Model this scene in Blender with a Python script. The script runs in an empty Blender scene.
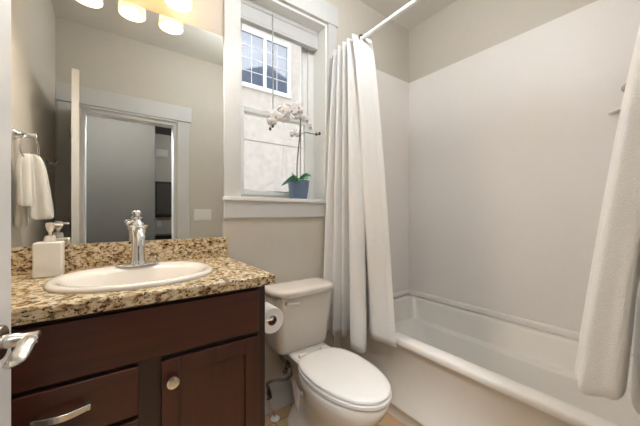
import bpy, bmesh, math, random
from mathutils import Vector, Matrix

random.seed(7)
PI = math.pi
sc = bpy.context.scene
C = sc.collection

# ------------------------------------------------------------------ camera
H = 1.17
cam_d = bpy.data.cameras.new('camera')
cam = bpy.data.objects.new('camera', cam_d)
C.objects.link(cam)
cam_d.sensor_width = 36.0
cam_d.lens = 285.0 / 640.0 * 36.0
cam_d.clip_start = 0.005
cam.location = (0, 0, H)
cam.rotation_euler = (PI / 2, 0, -math.radians(35.97))
sc.camera = cam

# ------------------------------------------------------------------ colour management
sc.view_settings.view_transform = 'Standard'
sc.view_settings.look = 'None'
sc.view_settings.gamma = 1.0
sc.view_settings.use_curve_mapping = False
sc.view_settings.exposure = 1.8

# ------------------------------------------------------------------ world: bright overcast sky
world = bpy.data.worlds.new('overcast_sky')
sc.world = world
world.use_nodes = True
wn = world.node_tree.nodes
wl = world.node_tree.links
bg = wn['Background']
tc = wn.new('ShaderNodeTexCoord')
sep = wn.new('ShaderNodeSeparateXYZ')
ramp = wn.new('ShaderNodeValToRGB')
ramp.color_ramp.elements[0].position = 0.0
ramp.color_ramp.elements[0].color = (0.86, 0.85, 0.83, 1)
ramp.color_ramp.elements[1].position = 0.9
ramp.color_ramp.elements[1].color = (0.62, 0.67, 0.74, 1)
wl.new(tc.outputs['Generated'], sep.inputs[0])
wl.new(sep.outputs['Z'], ramp.inputs[0])
wl.new(ramp.outputs[0], bg.inputs[0])
bg.inputs[1].default_value = 2.0

# ------------------------------------------------------------------ lamps: vanity bulbs and added fill globes
def area(name, loc, rot, sx, sy, power, col):
    d = bpy.data.lights.new(name, 'AREA')
    d.shape = 'RECTANGLE'
    d.size = sx
    d.size_y = sy
    d.energy = power
    d.color = col
    o = bpy.data.objects.new(name, d)
    o.location = loc
    o.rotation_euler = rot
    C.objects.link(o)
    return o

VANITY_BULB_POWER = 2.8
WARM = (1.0, 0.92, 0.82)
NEUTRAL = (0.90, 0.955, 1.0)
# added unseen fill globes (bathroom, hall); the radiance of their glass
FILL_STRENGTH = 6.0
TUB_FILL_STRENGTH = 27.0
HALL_FILL_STRENGTH = 165.0

# ------------------------------------------------------------------ materials
def lin(c):
    return tuple(((v / 255) / 12.92 if v / 255 <= 0.04045 else ((v / 255 + 0.055) / 1.055) ** 2.4) for v in c)

def mat(name, rgb, rough=0.5, metal=0.0, var=0.03, scale=30.0, bump=0.0, bscale=200.0, spec=0.5, coat=0.0, trans=0.0, sheen=0.0):
    """principled material with a little procedural mottling and bump"""
    m = bpy.data.materials.new(name)
    m.use_nodes = True
    n, l = m.node_tree.nodes, m.node_tree.links
    p = n['Principled BSDF']
    c = lin(rgb)
    t = n.new('ShaderNodeTexCoord')
    nz = n.new('ShaderNodeTexNoise')
    nz.inputs['Scale'].default_value = scale
    nz.inputs['Detail'].default_value = 3
    l.new(t.outputs['Object'], nz.inputs['Vector'])
    r = n.new('ShaderNodeValToRGB')
    r.color_ramp.elements[0].position = 0.3
    r.color_ramp.elements[1].position = 0.7
    r.color_ramp.elements[0].color = tuple(max(0, v * (1 - var)) for v in c) + (1,)
    r.color_ramp.elements[1].color = tuple(min(1, v * (1 + var)) for v in c) + (1,)
    l.new(nz.outputs['Fac'], r.inputs[0])
    l.new(r.outputs[0], p.inputs['Base Color'])
    p.inputs['Roughness'].default_value = rough
    p.inputs['Metallic'].default_value = metal
    p.inputs['Specular IOR Level'].default_value = spec
    p.inputs['Coat Weight'].default_value = coat
    p.inputs['Coat Roughness'].default_value = 0.1
    p.inputs['Sheen Weight'].default_value = sheen
    if bump > 0:
        b2 = n.new('ShaderNodeTexNoise')
        b2.inputs['Scale'].default_value = bscale
        b2.inputs['Detail'].default_value = 4
        l.new(t.outputs['Object'], b2.inputs['Vector'])
        b = n.new('ShaderNodeBump')
        b.inputs['Strength'].default_value = bump
        b.inputs['Distance'].default_value = 0.004
        l.new(b2.outputs['Fac'], b.inputs['Height'])
        l.new(b.outputs[0], p.inputs['Normal'])
    if trans > 0:
        out = n['Material Output']
        tr = n.new('ShaderNodeBsdfTranslucent')
        l.new(r.outputs[0], tr.inputs[0])
        mx = n.new('ShaderNodeMixShader')
        mx.inputs[0].default_value = trans
        l.new(p.outputs[0], mx.inputs[1])
        l.new(tr.outputs[0], mx.inputs[2])
        l.new(mx.outputs[0], out.inputs[0])
    return m

def emit(name, col, strength):
    m = bpy.data.materials.new(name)
    m.use_nodes = True
    n, l = m.node_tree.nodes, m.node_tree.links
    p = n['Principled BSDF']
    p.inputs['Base Color'].default_value = col + (1,)
    p.inputs['Emission Color'].default_value = col + (1,)
    p.inputs['Emission Strength'].default_value = strength
    return m

def granite():
    m = bpy.data.materials.new('speckled_granite')
    m.use_nodes = True
    n, l = m.node_tree.nodes, m.node_tree.links
    p = n['Principled BSDF']
    t = n.new('ShaderNodeTexCoord')
    mp = n.new('ShaderNodeMapping')
    mp.inputs['Rotation'].default_value = (0.5, 0.4, 0.6)
    mp.inputs['Scale'].default_value = (1.0, 1.0, 1.6)
    l.new(t.outputs['Object'], mp.inputs[0])
    def noise(sc_, det, dist=0.0):
        z = n.new('ShaderNodeTexNoise')
        z.inputs['Scale'].default_value = sc_
        z.inputs['Detail'].default_value = det
        z.inputs['Roughness'].default_value = 0.65
        z.inputs['Distortion'].default_value = dist
        l.new(mp.outputs[0], z.inputs['Vector'])
        return z
    a = noise(44, 6, 0.6)
    r = n.new('ShaderNodeValToRGB')
    e = r.color_ramp.elements
    e[0].position = 0.33; e[0].color = lin((84, 66, 48)) + (1,)
    e[1].position = 0.72; e[1].color = lin((236, 222, 200)) + (1,)
    for pos, c in ((0.41, (146, 116, 80)), (0.47, (198, 170, 126)), (0.57, (224, 206, 174))):
        q = e.new(pos); q.color = lin(c) + (1,)
    l.new(a.outputs['Fac'], r.inputs[0])
    b = noise(88, 5, 0.7)
    r2 = n.new('ShaderNodeValToRGB')
    r2.color_ramp.elements[0].position = 0.41
    r2.color_ramp.elements[0].color = (1, 1, 1, 1)
    r2.color_ramp.elements[1].position = 0.455
    r2.color_ramp.elements[1].color = (0, 0, 0, 1)
    l.new(b.outputs['Fac'], r2.inputs[0])
    mx = n.new('ShaderNodeMix'); mx.data_type = 'RGBA'
    l.new(r2.outputs[0], mx.inputs[0])
    l.new(r.outputs[0], mx.inputs[6])
    mx.inputs[7].default_value = lin((44, 33, 26)) + (1,)
    l.new(mx.outputs[2], p.inputs['Base Color'])
    p.inputs['Roughness'].default_value = 0.22
    return m

def wood(name, dark, light, axis):
    m = bpy.data.materials.new(name)
    m.use_nodes = True
    n, l = m.node_tree.nodes, m.node_tree.links
    p = n['Principled BSDF']
    t = n.new('ShaderNodeTexCoord')
    mp = n.new('ShaderNodeMapping')
    s = [38.0, 38.0, 38.0]
    s[axis] = 2.2
    mp.inputs['Scale'].default_value = s
    l.new(t.outputs['Object'], mp.inputs[0])
    z = n.new('ShaderNodeTexNoise')
    z.inputs['Scale'].default_value = 1.0
    z.inputs['Detail'].default_value = 6
    z.inputs['Distortion'].default_value = 0.6
    l.new(mp.outputs[0], z.inputs['Vector'])
    r = n.new('ShaderNodeValToRGB')
    r.color_ramp.elements[0].position = 0.25
    r.color_ramp.elements[1].position = 0.8
    r.color_ramp.elements[0].color = lin(dark) + (1,)
    r.color_ramp.elements[1].color = lin(light) + (1,)
    l.new(z.outputs['Fac'], r.inputs[0])
    l.new(r.outputs[0], p.inputs['Base Color'])
    p.inputs['Roughness'].default_value = 0.38
    p.inputs['Coat Weight'].default_value = 0.15
    p.inputs['Coat Roughness'].default_value = 0.25
    return m

def tile_floor():
    m = bpy.data.materials.new('tan_floor_tile')
    m.use_nodes = True
    n, l = m.node_tree.nodes, m.node_tree.links
    p = n['Principled BSDF']
    t = n.new('ShaderNodeTexCoord')
    mp = n.new('ShaderNodeMapping')
    mp.inputs['Location'].default_value = (0.11, -0.06, 0)
    l.new(t.outputs['Object'], mp.inputs[0])
    b = n.new('ShaderNodeTexBrick')
    b.offset = 0.0
    b.inputs['Scale'].default_value = 1.0
    b.inputs['Brick Width'].default_value = 0.305
    b.inputs['Row Height'].default_value = 0.305
    b.inputs['Mortar Size'].default_value = 0.0035
    b.inputs['Color1'].default_value = lin((190, 158, 120)) + (1,)
    b.inputs['Color2'].default_value = lin((182, 150, 112)) + (1,)
    b.inputs['Mortar'].default_value = lin((138, 108, 76)) + (1,)
    l.new(mp.outputs[0], b.inputs['Vector'])
    z = n.new('ShaderNodeTexNoise')
    z.inputs['Scale'].default_value = 9
    z.inputs['Detail'].default_value = 5
    l.new(t.outputs['Object'], z.inputs['Vector'])
    mx = n.new('ShaderNodeMix'); mx.data_type = 'RGBA'; mx.blend_type = 'OVERLAY'
    mx.inputs[0].default_value = 0.25
    l.new(b.outputs['Color'], mx.inputs[6])
    l.new(z.outputs['Color'], mx.inputs[7])
    l.new(mx.outputs[2], p.inputs['Base Color'])
    p.inputs['Roughness'].default_value = 0.4
    return m

def glass_mat(name, tint=(1, 1, 1), refl=1.0):
    """thin pane: clear glass with fresnel reflection"""
    m = bpy.data.materials.new(name)
    m.use_nodes = True
    n, l = m.node_tree.nodes, m.node_tree.links
    out = n['Material Output']
    n.remove(n['Principled BSDF'])
    tr = n.new('ShaderNodeBsdfTransparent'); tr.inputs[0].default_value = tint + (1,)
    gl = n.new('ShaderNodeBsdfGlossy'); gl.inputs['Roughness'].default_value = 0.0
    lw = n.new('ShaderNodeFresnel'); lw.inputs[0].default_value = 1.4
    mu = n.new('ShaderNodeMath'); mu.operation = 'MULTIPLY'; mu.inputs[1].default_value = refl
    l.new(lw.outputs[0], mu.inputs[0])
    mx = n.new('ShaderNodeMixShader')
    l.new(mu.outputs[0], mx.inputs[0])
    l.new(tr.outputs[0], mx.inputs[1])
    l.new(gl.outputs[0], mx.inputs[2])
    l.new(mx.outputs[0], out.inputs[0])
    return m

M = {}
M['wall'] = mat('greige_wall_paint', (206, 198, 186), 0.85, var=0.012, bump=0.06, bscale=320)
M['ceiling'] = mat('ceiling_paint', (222, 217, 208), 0.9, var=0.01)
M['trim'] = mat('white_trim_paint', (208, 206, 204), 0.4, var=0.008)
M['door'] = mat('white_door_paint', (226, 225, 224), 0.4, var=0.008)
M['vinyl'] = mat('white_vinyl', (232, 232, 228), 0.35, var=0.006)
M['surround'] = mat('white_acrylic_panel', (239, 233, 228), 0.42, var=0.006, spec=0.35)
M['tub'] = mat('white_acrylic_tub', (230, 225, 218), 0.2, var=0.006)
M['ceramic'] = mat('white_ceramic', (226, 220, 212), 0.12, var=0.006, coat=0.4)
M['sinkceramic'] = mat('bone_ceramic', (236, 229, 220), 0.12, var=0.006, coat=0.4)
M['seat'] = mat('white_seat_plastic', (232, 228, 224), 0.22, var=0.006)
M['granite'] = granite()
M['wood_h'] = wood('cherry_wood_horizontal', (56, 22, 10), (78, 33, 17), 0)
M['wood_v'] = wood('cherry_wood_vertical', (54, 21, 10), (76, 32, 17), 2)
M['wood_dark'] = wood('dark_cherry_frame', (36, 16, 11), (50, 23, 15), 2)
M['tile'] = tile_floor()
M['chrome'] = mat('polished_chrome', (225, 225, 226), 0.06, 1.0, var=0.01)
M['nickel'] = mat('satin_nickel', (205, 200, 192), 0.26, 1.0, var=0.02)
M['pump'] = mat('brushed_pump_metal', (236, 230, 222), 0.35, 0.85, var=0.02)
M['steel'] = mat('braided_steel', (120, 112, 104), 0.4, 0.8, var=0.25, scale=400, bump=0.3, bscale=600)
M['darkmetal'] = mat('dark_metal', (80, 74, 68), 0.35, 0.9, var=0.05)
M['black'] = mat('black_plastic', (26, 25, 25), 0.35, var=0.05)
M['mirror'] = mat('mirror_silver', (212, 213, 209), 0.0, 1.0, var=0.0)
M['curtain'] = mat('white_curtain_cotton', (240, 237, 234), 0.9, var=0.012, scale=60, bump=0.12, bscale=500, trans=0.15)
M['terry'] = mat('white_terry', (242, 238, 233), 0.95, var=0.03, scale=260, bump=0.6, bscale=420, sheen=0.2)
M['paper'] = mat('toilet_tissue', (238, 235, 231), 0.95, var=0.012, bump=0.1, bscale=300)
M['card'] = mat('cardboard_core', (120, 100, 80), 0.9)
M['soapbox'] = mat('cream_ceramic', (244, 238, 230), 0.35, var=0.01)
M['pot'] = mat('blue_grey_glaze', (100, 118, 146), 0.4, var=0.06, scale=18)
M['leaf'] = mat('orchid_leaf', (62, 150, 60), 0.35, var=0.25, scale=14)
M['leafdark'] = mat('orchid_leaf_dark', (44, 92, 66), 0.4, var=0.2, scale=14)
M['stem'] = mat('orchid_stem', (104, 98, 84), 0.6, var=0.12)
M['petal'] = mat('orchid_petal', (246, 242, 240), 0.6, var=0.02, trans=0.3)
M['lip'] = mat('orchid_lip', (206, 190, 180), 0.6, var=0.1)
M['bud'] = mat('orchid_bud', (70, 66, 58), 0.6, var=0.1)
M['moss'] = mat('moss', (70, 76, 44), 0.95, var=0.3, scale=120, bump=0.8)
M['blind'] = mat('pale_grey_shade_cloth', (198, 196, 194), 0.85, var=0.01)
M['wand'] = mat('clear_acrylic_wand', (176, 178, 178), 0.25, var=0.02)
M['stucco'] = mat('pale_grey_stucco', (142, 136, 130), 0.95, var=0.10, scale=9, bump=0.8, bscale=45)
M['stucco_seam'] = mat('stucco_seam', (98, 96, 92), 0.95, var=0.05)
M['outtrim'] = mat('white_outside_trim', (166, 166, 165), 0.6, var=0.01)
M['roof'] = mat('dark_roof_shingle', (72, 70, 70), 0.95, var=0.2, scale=8)
M['siding'] = mat('dark_siding', (60, 60, 66), 0.9, var=0.1)
M['ground'] = mat('gravel_ground', (150, 145, 138), 0.95, var=0.15, scale=20)
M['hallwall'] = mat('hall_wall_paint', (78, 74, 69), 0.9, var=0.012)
M['plate'] = mat('white_plastic_plate', (236, 234, 228), 0.35, var=0.006)
M['screen'] = mat('dark_glass', (84, 80, 76), 0.12, var=0.05)
M['glass'] = glass_mat('window_glass', (0.97, 0.98, 0.98), 1.0)
M['shade'] = mat('frosted_shade_glass', (216, 198, 168), 0.4, var=0.005, trans=0.5)
M['bulb'] = emit('lit_bulb', (1.0, 0.82, 0.60), 3.0)
M['fillglow'] = emit('fill_globe_glow', NEUTRAL, FILL_STRENGTH)  # this and the next three: glow of the added fill globes
M['hallfill'] = emit('hall_fill_globe_glow', NEUTRAL, HALL_FILL_STRENGTH)

M['tubfill'] = emit('tub_fill_globe_glow', NEUTRAL, TUB_FILL_STRENGTH)
M['farfill'] = emit('far_fill_globe_glow', NEUTRAL, 26.0)

# neighbour's reflecting panes: dark room glass with a strong sky reflection
def outer_pane():
    m = bpy.data.materials.new('reflecting_pane')
    m.use_nodes = True
    p = m.node_tree.nodes['Principled BSDF']
    p.inputs['Base Color'].default_value = lin((58, 68, 84)) + (1,)
    p.inputs['Roughness'].default_value = 0.03
    p.inputs['IOR'].default_value = 1.7
    p.inputs['Specular IOR Level'].default_value = 0.9
    return m
M['outpane'] = outer_pane()

# ------------------------------------------------------------------ mesh builder
ORIG = {}

class MB:
    def __init__(self):
        self.v = []
        self.f = []
        self.boxes = 0

    def add(self, verts, faces):
        k = len(self.v)
        self.v += [Vector(p) for p in verts]
        self.f += [tuple(i + k for i in f) for f in faces]
        return self

    def box(self, x0, x1, y0, y1, z0, z1):
        self.boxes += 1
        v = [(x, y, z) for z in (z0, z1) for y in (y0, y1) for x in (x0, x1)]
        return self.add(v, [(0, 2, 3, 1), (4, 5, 7, 6), (0, 1, 5, 4), (2, 6, 7, 3), (0, 4, 6, 2), (1, 3, 7, 5)])

    def frame(self, x0, x1, z0, z1, y0, y1, l, r_, lo, hi):
        """four bars: full-height stiles, rails between them"""
        self.box(x0, x0 + l, y0, y1, z0, z1)
        self.box(x1 - r_, x1, y0, y1, z0, z1)
        self.box(x0 + l, x1 - r_, y0, y1, z0, z0 + lo)
        self.box(x0 + l, x1 - r_, y0, y1, z1 - hi, z1)
        return self

    def loft(self, loops, cap0=True, cap1=True, closed=True):
        n = len(loops[0])
        v = [p for lp in loops for p in lp]
        f = []
        for i in range(len(loops) - 1):
            for j in range(n if closed else n - 1):
                a = i * n + j
                b = i * n + (j + 1) % n
                f.append((a, b, b + n, a + n))
        if cap0:
            f.append(tuple(range(n - 1, -1, -1)))
        if cap1:
            k = (len(loops) - 1) * n
            f.append(tuple(range(k, k + n)))
        return self.add(v, f)

    def lathe(self, prof, loc=(0, 0, 0), axis='Z', n=28, sx=1.0, sy=1.0, rot=None, cap0=True, cap1=True):
        """prof: list of (radius, height)"""
        loops = []
        for r, h in prof:
            lp = []
            for k in range(n):
                a = 2 * PI * k / n
                p = Vector((max(r, 1e-5) * math.cos(a) * sx, max(r, 1e-5) * math.sin(a) * sy, h))
                if axis == 'Y':
                    p = Vector((p.x, -p.z, p.y))
                elif axis == 'X':
                    p = Vector((p.z, p.x, p.y))
                if rot is not None:
                    p = rot @ p
                lp.append(p + Vector(loc))
            loops.append(lp)
        return self.loft(loops, cap0, cap1)

    def tube(self, pts, r, n=10, caps=True):
        pts = [Vector(p) for p in pts]
        rs = r if isinstance(r, (list, tuple)) else [r] * len(pts)
        loops = []
        up = None
        for i, p in enumerate(pts):
            d = (pts[min(i + 1, len(pts) - 1)] - pts[max(i - 1, 0)]).normalized()
            if up is None:
                up = Vector((0, 0, 1)) if abs(d.z) < 0.9 else Vector((1, 0, 0))
            s = d.cross(up).normalized()
            up = s.cross(d).normalized()
            loops.append([p + (s * math.cos(2 * PI * k / n) + up * math.sin(2 * PI * k / n)) * rs[i] for k in range(n)])
        return self.loft(loops, caps, caps)

    def ring(self, c, R, r, ax1, ax2, n=36, m=8):
        c, ax1, ax2 = Vector(c), Vector(ax1).normalized(), Vector(ax2).normalized()
        nn = ax1.cross(ax2)
        loops = []
        for k in range(n):
            a = 2 * PI * k / n
            d = ax1 * math.cos(a) + ax2 * math.sin(a)
            loops.append([c + d * (R + r * math.cos(2 * PI * j / m)) + nn * r * math.sin(2 * PI * j / m) for j in range(m)])
        loops.append(loops[0])
        return self.loft(loops, False, False)

    def ball(self, c, rx, ry=None, rz=None, n=16, m=10, rot=None):
        ry = rx if ry is None else ry
        rz = rx if rz is None else rz
        loops = []
        for i in range(m + 1):
            t = PI * i / m
            lp = []
            for k in range(n):
                a = 2 * PI * k / n
                s = max(math.sin(t), 1e-3)
                p = Vector((rx * s * math.cos(a), ry * s * math.sin(a), -rz * math.cos(t)))
                if rot is not None:
                    p = rot @ p
                lp.append(p + Vector(c))
            loops.append(lp)
        return self.loft(loops)

    def prism(self, poly, z0, z1, plane='XY'):
        def P(a, b, h):
            return {'XY': (a, b, h), 'XZ': (a, h, b), 'YZ': (h, a, b)}[plane]
        return self.loft([[P(a, b, z0) for a, b in poly], [P(a, b, z1) for a, b in poly]])

    def grid(self, rows):
        return self.loft(rows, False, False, closed=False)

    def build(self, name, m, parent=None, bevel=0.0, seg=2, smooth=35, subsurf=0, solid=0.0, origin=None):
        me = bpy.data.meshes.new(name)
        if origin is None:
            lo = Vector((min(p.x for p in self.v), min(p.y for p in self.v), min(p.z for p in self.v)))
            hi = Vector((max(p.x for p in self.v), max(p.y for p in self.v), max(p.z for p in self.v)))
            origin = Vector(((lo.x + hi.x) / 2, (lo.y + hi.y) / 2, lo.z))
        origin = Vector(origin)
        me.from_pydata([tuple(p - origin) for p in self.v], [], self.f)
        bm = bmesh.new()
        bm.from_mesh(me)
        if self.boxes < 2:      # several boxes in one part stay closed solids of their own
            bmesh.ops.remove_doubles(bm, verts=bm.verts, dist=1e-6)
        bmesh.ops.recalc_face_normals(bm, faces=bm.faces)
        bm.to_mesh(me)
        bm.free()
        me.materials.append(m)
        if smooth:
            me.polygons.foreach_set('use_smooth', [True] * len(me.polygons))
            me.set_sharp_from_angle(angle=math.radians(smooth))
        o = bpy.data.objects.new(name, me)
        C.objects.link(o)
        ORIG[o] = origin
        if parent is not None:
            o.parent = parent
            o.location = origin - ORIG[parent]
        else:
            o.location = origin
        if solid:
            md = o.modifiers.new('solid', 'SOLIDIFY')
            md.thickness = solid
            md.offset = 0
        if bevel:
            md = o.modifiers.new('bevel', 'BEVEL')
            md.width = bevel
            md.segments = seg
            md.limit_method = 'ANGLE'
            md.angle_limit = math.radians(40)
            md.harden_normals = False
        if subsurf:
            md = o.modifiers.new('sub', 'SUBSURF')
            md.levels = subsurf
            md.render_levels = subsurf
        return o

def tag(o, label, cat, group=None):
    o['label'] = label
    o['category'] = cat
    if group:
        o['group'] = group
    return o

def thing(name, label, cat, loc, group=None):
    o = bpy.data.objects.new(name, None)
    C.objects.link(o)
    o.empty_display_size = 0.05
    o.location = loc
    ORIG[o] = Vector(loc)
    return tag(o, label, cat, group)

def struct(o, label=None):
    o['kind'] = 'structure'
    if label:
        o['label'] = label
    return o

def sroot(name, loc, label=None):
    o = bpy.data.objects.new(name, None)
    C.objects.link(o)
    o.empty_display_size = 0.05
    o.location = loc
    ORIG[o] = Vector(loc)
    return struct(o, label)

def copy_tree(o, parent=None, delta=None):
    c = o.copy()
    C.objects.link(c)
    if parent is not None:
        c.parent = parent
    if delta is not None:
        c.location = o.location + Vector(delta)
    for ch in [q for q in list(C.objects) if q.parent == o]:
        copy_tree(ch, c)
    return c

def catmull(pts, n):
    pts = [Vector(p) for p in pts]
    out = []
    L = len(pts)
    for k in range(n):
        t = k / (n - 1) * (L - 1)
        i = min(int(t), L - 2)
        u = t - i
        p0, p1, p2, p3 = pts[max(i - 1, 0)], pts[i], pts[i + 1], pts[min(i + 2, L - 1)]
        out.append(0.5 * ((2 * p1) + (p2 - p0) * u + (2 * p0 - 5 * p1 + 4 * p2 - p3) * u * u + (3 * p1 - p0 - 3 * p2 + p3) * u ** 3))
    return out

# ------------------------------------------------------------------ room shell
W = 1.53        # face of the wall with mirror and window
XL, XR = -0.372, 2.05
YF = -0.02      # room face of the doorway wall
ZC = 2.735
WX0, WX1, WZ0, WZ1 = 0.556, 1.165, 1.235, 2.436     # window opening
DX0, DX1, DZ1 = -0.206, 0.492, 2.034                # doorway opening

b = MB()
b.box(XL - 0.1, WX0, W, W + 0.14, 0, ZC + 0.1)
b.box(WX1, XR + 0.1, W, W + 0.14, 0, ZC + 0.1)
b.box(WX0, WX1, W, W + 0.14, 0, WZ0)
b.box(WX0, WX1, W, W + 0.14, WZ1, ZC + 0.1)
struct(b.build('wall_back', M['wall'], smooth=0))
struct(MB().box(XL - 0.1, XL, -0.02, W, 0, ZC + 0.1).build('wall_left', M['wall'], smooth=0))
struct(MB().box(XR, XR + 0.1, -0.02, W, 0, ZC + 0.1).build('wall_right', M['wall'], smooth=0))
b = MB()
b.box(XL - 0.1, DX0, YF - 0.115, YF, 0, ZC + 0.1)
b.box(DX1, XR + 0.1, YF - 0.115, YF, 0, ZC + 0.1)
b.box(DX0, DX1, YF - 0.115, YF, DZ1, ZC + 0.1)
struct(b.build('wall_front', M['wall'], smooth=0))
struct(MB().box(XL - 0.1, XR + 0.1, YF - 0.115, W + 0.14, -0.1, 0).build('floor', M['tile'], smooth=0))
struct(MB().box(XL, XR, YF, W, ZC, ZC + 0.1).build('ceiling', M['ceiling'], smooth=0))
# baseboards
struct(MB().box(0.47, 1.225, W - 0.014, W, 0, 0.178).build('baseboard_back', M['trim'], bevel=0.004))
struct(MB().box(XL, XL + 0.014, YF + 0.03, 0.99, 0, 0.178).build('baseboard_left', M['trim'], bevel=0.004))
struct(MB().box(0.625, 1.225, YF, YF + 0.014, 0, 0.178).build('baseboard_front', M['trim'], bevel=0.004))

# hall beyond the doorway (seen in the mirror)
struct(MB().box(-1.6, 2.2, -3.4, YF - 0.115, -0.1, 0).build('floor_hall', M['tile'], smooth=0))
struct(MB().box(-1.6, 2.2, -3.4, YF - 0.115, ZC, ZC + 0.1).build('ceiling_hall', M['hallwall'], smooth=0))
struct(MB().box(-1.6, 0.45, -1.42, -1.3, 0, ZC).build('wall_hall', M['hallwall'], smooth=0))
struct(MB().box(-1.6, 2.2, -3.5, -3.4, 0, ZC).build('wall_far', M['wall'], smooth=0))
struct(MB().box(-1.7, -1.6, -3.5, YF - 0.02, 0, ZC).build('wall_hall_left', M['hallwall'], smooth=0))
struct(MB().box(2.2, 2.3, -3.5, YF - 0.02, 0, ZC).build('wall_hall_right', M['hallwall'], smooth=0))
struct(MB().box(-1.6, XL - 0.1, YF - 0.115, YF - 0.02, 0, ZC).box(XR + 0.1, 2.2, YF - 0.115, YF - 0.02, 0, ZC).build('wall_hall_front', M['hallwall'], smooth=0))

# door casing on the room side, jamb lining
r = sroot('trim_1', (0.14, YF, 0), 'white flat door casing around the doorway')
MB().box(DX1 + 0.012, 0.612, YF, YF + 0.016, 0, 2.06).build('casing', M['trim'], r, bevel=0.002)
MB().box(-0.358, -0.248, YF, YF + 0.016, 0, 2.06).build('casing', M['trim'], r, bevel=0.002)
MB().box(XL + 0.002, 0.631, YF, YF + 0.022, 2.068, 2.21).build('head_casing', M['trim'], r, bevel=0.002)
MB().box(-0.24, 0.50, YF, YF + 0.018, 2.046, 2.066).build('bead', M['trim'], r, bevel=0.004)
b = MB()
b.box(DX0, DX0 + 0.018, YF - 0.118, YF + 0.002, 0, DZ1)
b.box(DX1 - 0.018, DX1, YF - 0.118, YF + 0.002, 0, DZ1)
b.box(DX0, DX1, YF - 0.118, YF + 0.002, DZ1 - 0.018, DZ1)
b.build('jamb', M['trim'], r, bevel=0.002)

# ------------------------------------------------------------------ window
r = sroot('window_1', (0.868, W, 1.25), 'white framed window above the toilet with deep white sill')
yF = 1.655          # room face of the vinyl frame
MB().frame(WX0, WX1, WZ0, WZ1, yF + 0.012, yF + 0.07, 0.05, 0.055, 0.055, 0.05).build('window_frame', M['vinyl'], r, bevel=0.003)
x0, x1 = WX0 + 0.045, WX1 - 0.05
MB().frame(x0, x1, 1.785, 2.40, yF + 0.032, yF + 0.06, 0.035, 0.042, 0.041, 0.04).build('upper_sash', M['vinyl'], r, bevel=0.003)
MB().frame(x0, x1, 1.28, 1.812, yF, yF + 0.030, 0.035, 0.042, 0.032, 0.029).build('lower_sash', M['vinyl'], r, bevel=0.003)
MB().box(x0 + 0.03, x1 - 0.037, yF + 0.044, yF + 0.048, 1.82, 2.37).build('pane', M['glass'], r, smooth=0)
MB().box(x0 + 0.03, x1 - 0.037, yF + 0.014, yF + 0.018, 1.31, 1.785).build('pane', M['glass'], r, smooth=0)
# jamb lining of the opening
b = MB()
b.box(WX0 - 0.001, WX0 + 0.012, W - 0.002, yF + 0.02, 1.258, WZ1)
b.box(WX1 - 0.012, WX1 + 0.001, W - 0.002, yF + 0.02, 1.258, WZ1)
b.box(WX0, WX1, W - 0.002, yF + 0.02, WZ1 - 0.012, WZ1 + 0.001)
b.build('jamb', M['vinyl'], r, bevel=0.002)
MB().box(0.475, 0.5645, W - 0.016, W, 1.258, 2.444).build('casing', M['trim'], r, bevel=0.002)
MB().box(1.169, 1.238, W - 0.016, W, 1.258, 2.444).build('casing', M['trim'], r, bevel=0.002)
MB().box(0.472, 1.25, W - 0.022, W, 2.444, 2.575).build('head_casing', M['trim'], r, bevel=0.002)
MB().box(0.47, 1.228, W - 0.03, yF + 0.014, 1.237, 1.258).build('sill', M['vinyl'], r, bevel=0.003)
MB().box(0.474, 1.224, W - 0.016, W, 1.144, 1.237).build('apron', M['trim'], r, bevel=0.002)

# window blind pulled up under the head
t = thing('window_blind', 'raised pale grey fabric blind at top of the window with hanging wand', 'blind', (0.868, 1.625, 2.30))
MB().box(0.586, 1.15, 1.606, 1.648, 2.396, 2.424).build('headrail', M['blind'], t, bevel=0.003)
MB().box(0.588, 1.148, 1.609, 1.646, 2.3175, 2.3955).build('stacked_cloth', M['blind'], t, bevel=0.004)
MB().box(0.587, 1.149, 1.607, 1.648, 2.302, 2.317).build('bottom_rail', M['blind'], t, bevel=0.003)
MB().tube([(0.80, 1.598, 2.40), (0.80, 1.596, 2.1), (0.80, 1.597, 1.815)], 0.0042).build('wand', M['wand'], t)

# ------------------------------------------------------------------ outside: neighbour's house, ground, house behind
struct(MB().box(-12, 22, W + 0.5, 30, -0.6, -0.5).build('ground', M['ground'], smooth=0))
NY = 5.5
t = thing('house', 'pale grey stucco house wall seen through the window glass', 'house', (2.6, NY + 0.4, -0.5))
MB().box(-6, 14, NY, NY + 0.5, -0.5, 6.4).build('wall', M['stucco'], t, smooth=0)
MB().box(-6, 14, NY - 0.004, NY + 0.01, 2.635, 2.655).build('seam', M['stucco_seam'], t, smooth=0)
nx0, nx1, nz0, nz1 = 1.93, 3.17, 3.69, 4.87
w = MB().frame(nx0, nx1, nz0, nz1, NY - 0.05, NY, 0.085, 0.085, 0.085, 0.085).box(2.515, 2.585, NY - 0.048, NY, nz0 + 0.085, nz1 - 0.085)
wf = w.build('window_frame', M['outtrim'], t, bevel=0.004)
for (a0, a1) in ((nx0 + 0.085, 2.515), (2.585, nx1 - 0.085)):
    p = MB().box(a0, a1, NY - 0.02, NY - 0.012, nz0 + 0.085, nz1 - 0.085).build('pane', M['outpane'], wf, smooth=0)
    mm = MB()
    mm.box((a0 + a1) / 2 - 0.006, (a0 + a1) / 2 + 0.006, NY - 0.028, NY - 0.018, nz0 + 0.085, nz1 - 0.085)
    for k in (1, 2, 3):
        z = nz0 + 0.085 + (nz1 - nz0 - 0.17) * k / 4
        mm.box(a0, a1, NY - 0.028, NY - 0.018, z - 0.006, z + 0.006)
    mm.build('muntin', M['outtrim'], wf, smooth=0)
t = thing('gabled_house', 'dark gabled house mirrored in the neighbouring window panes', 'house', (6.2, -4.0, -0.5))
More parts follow.
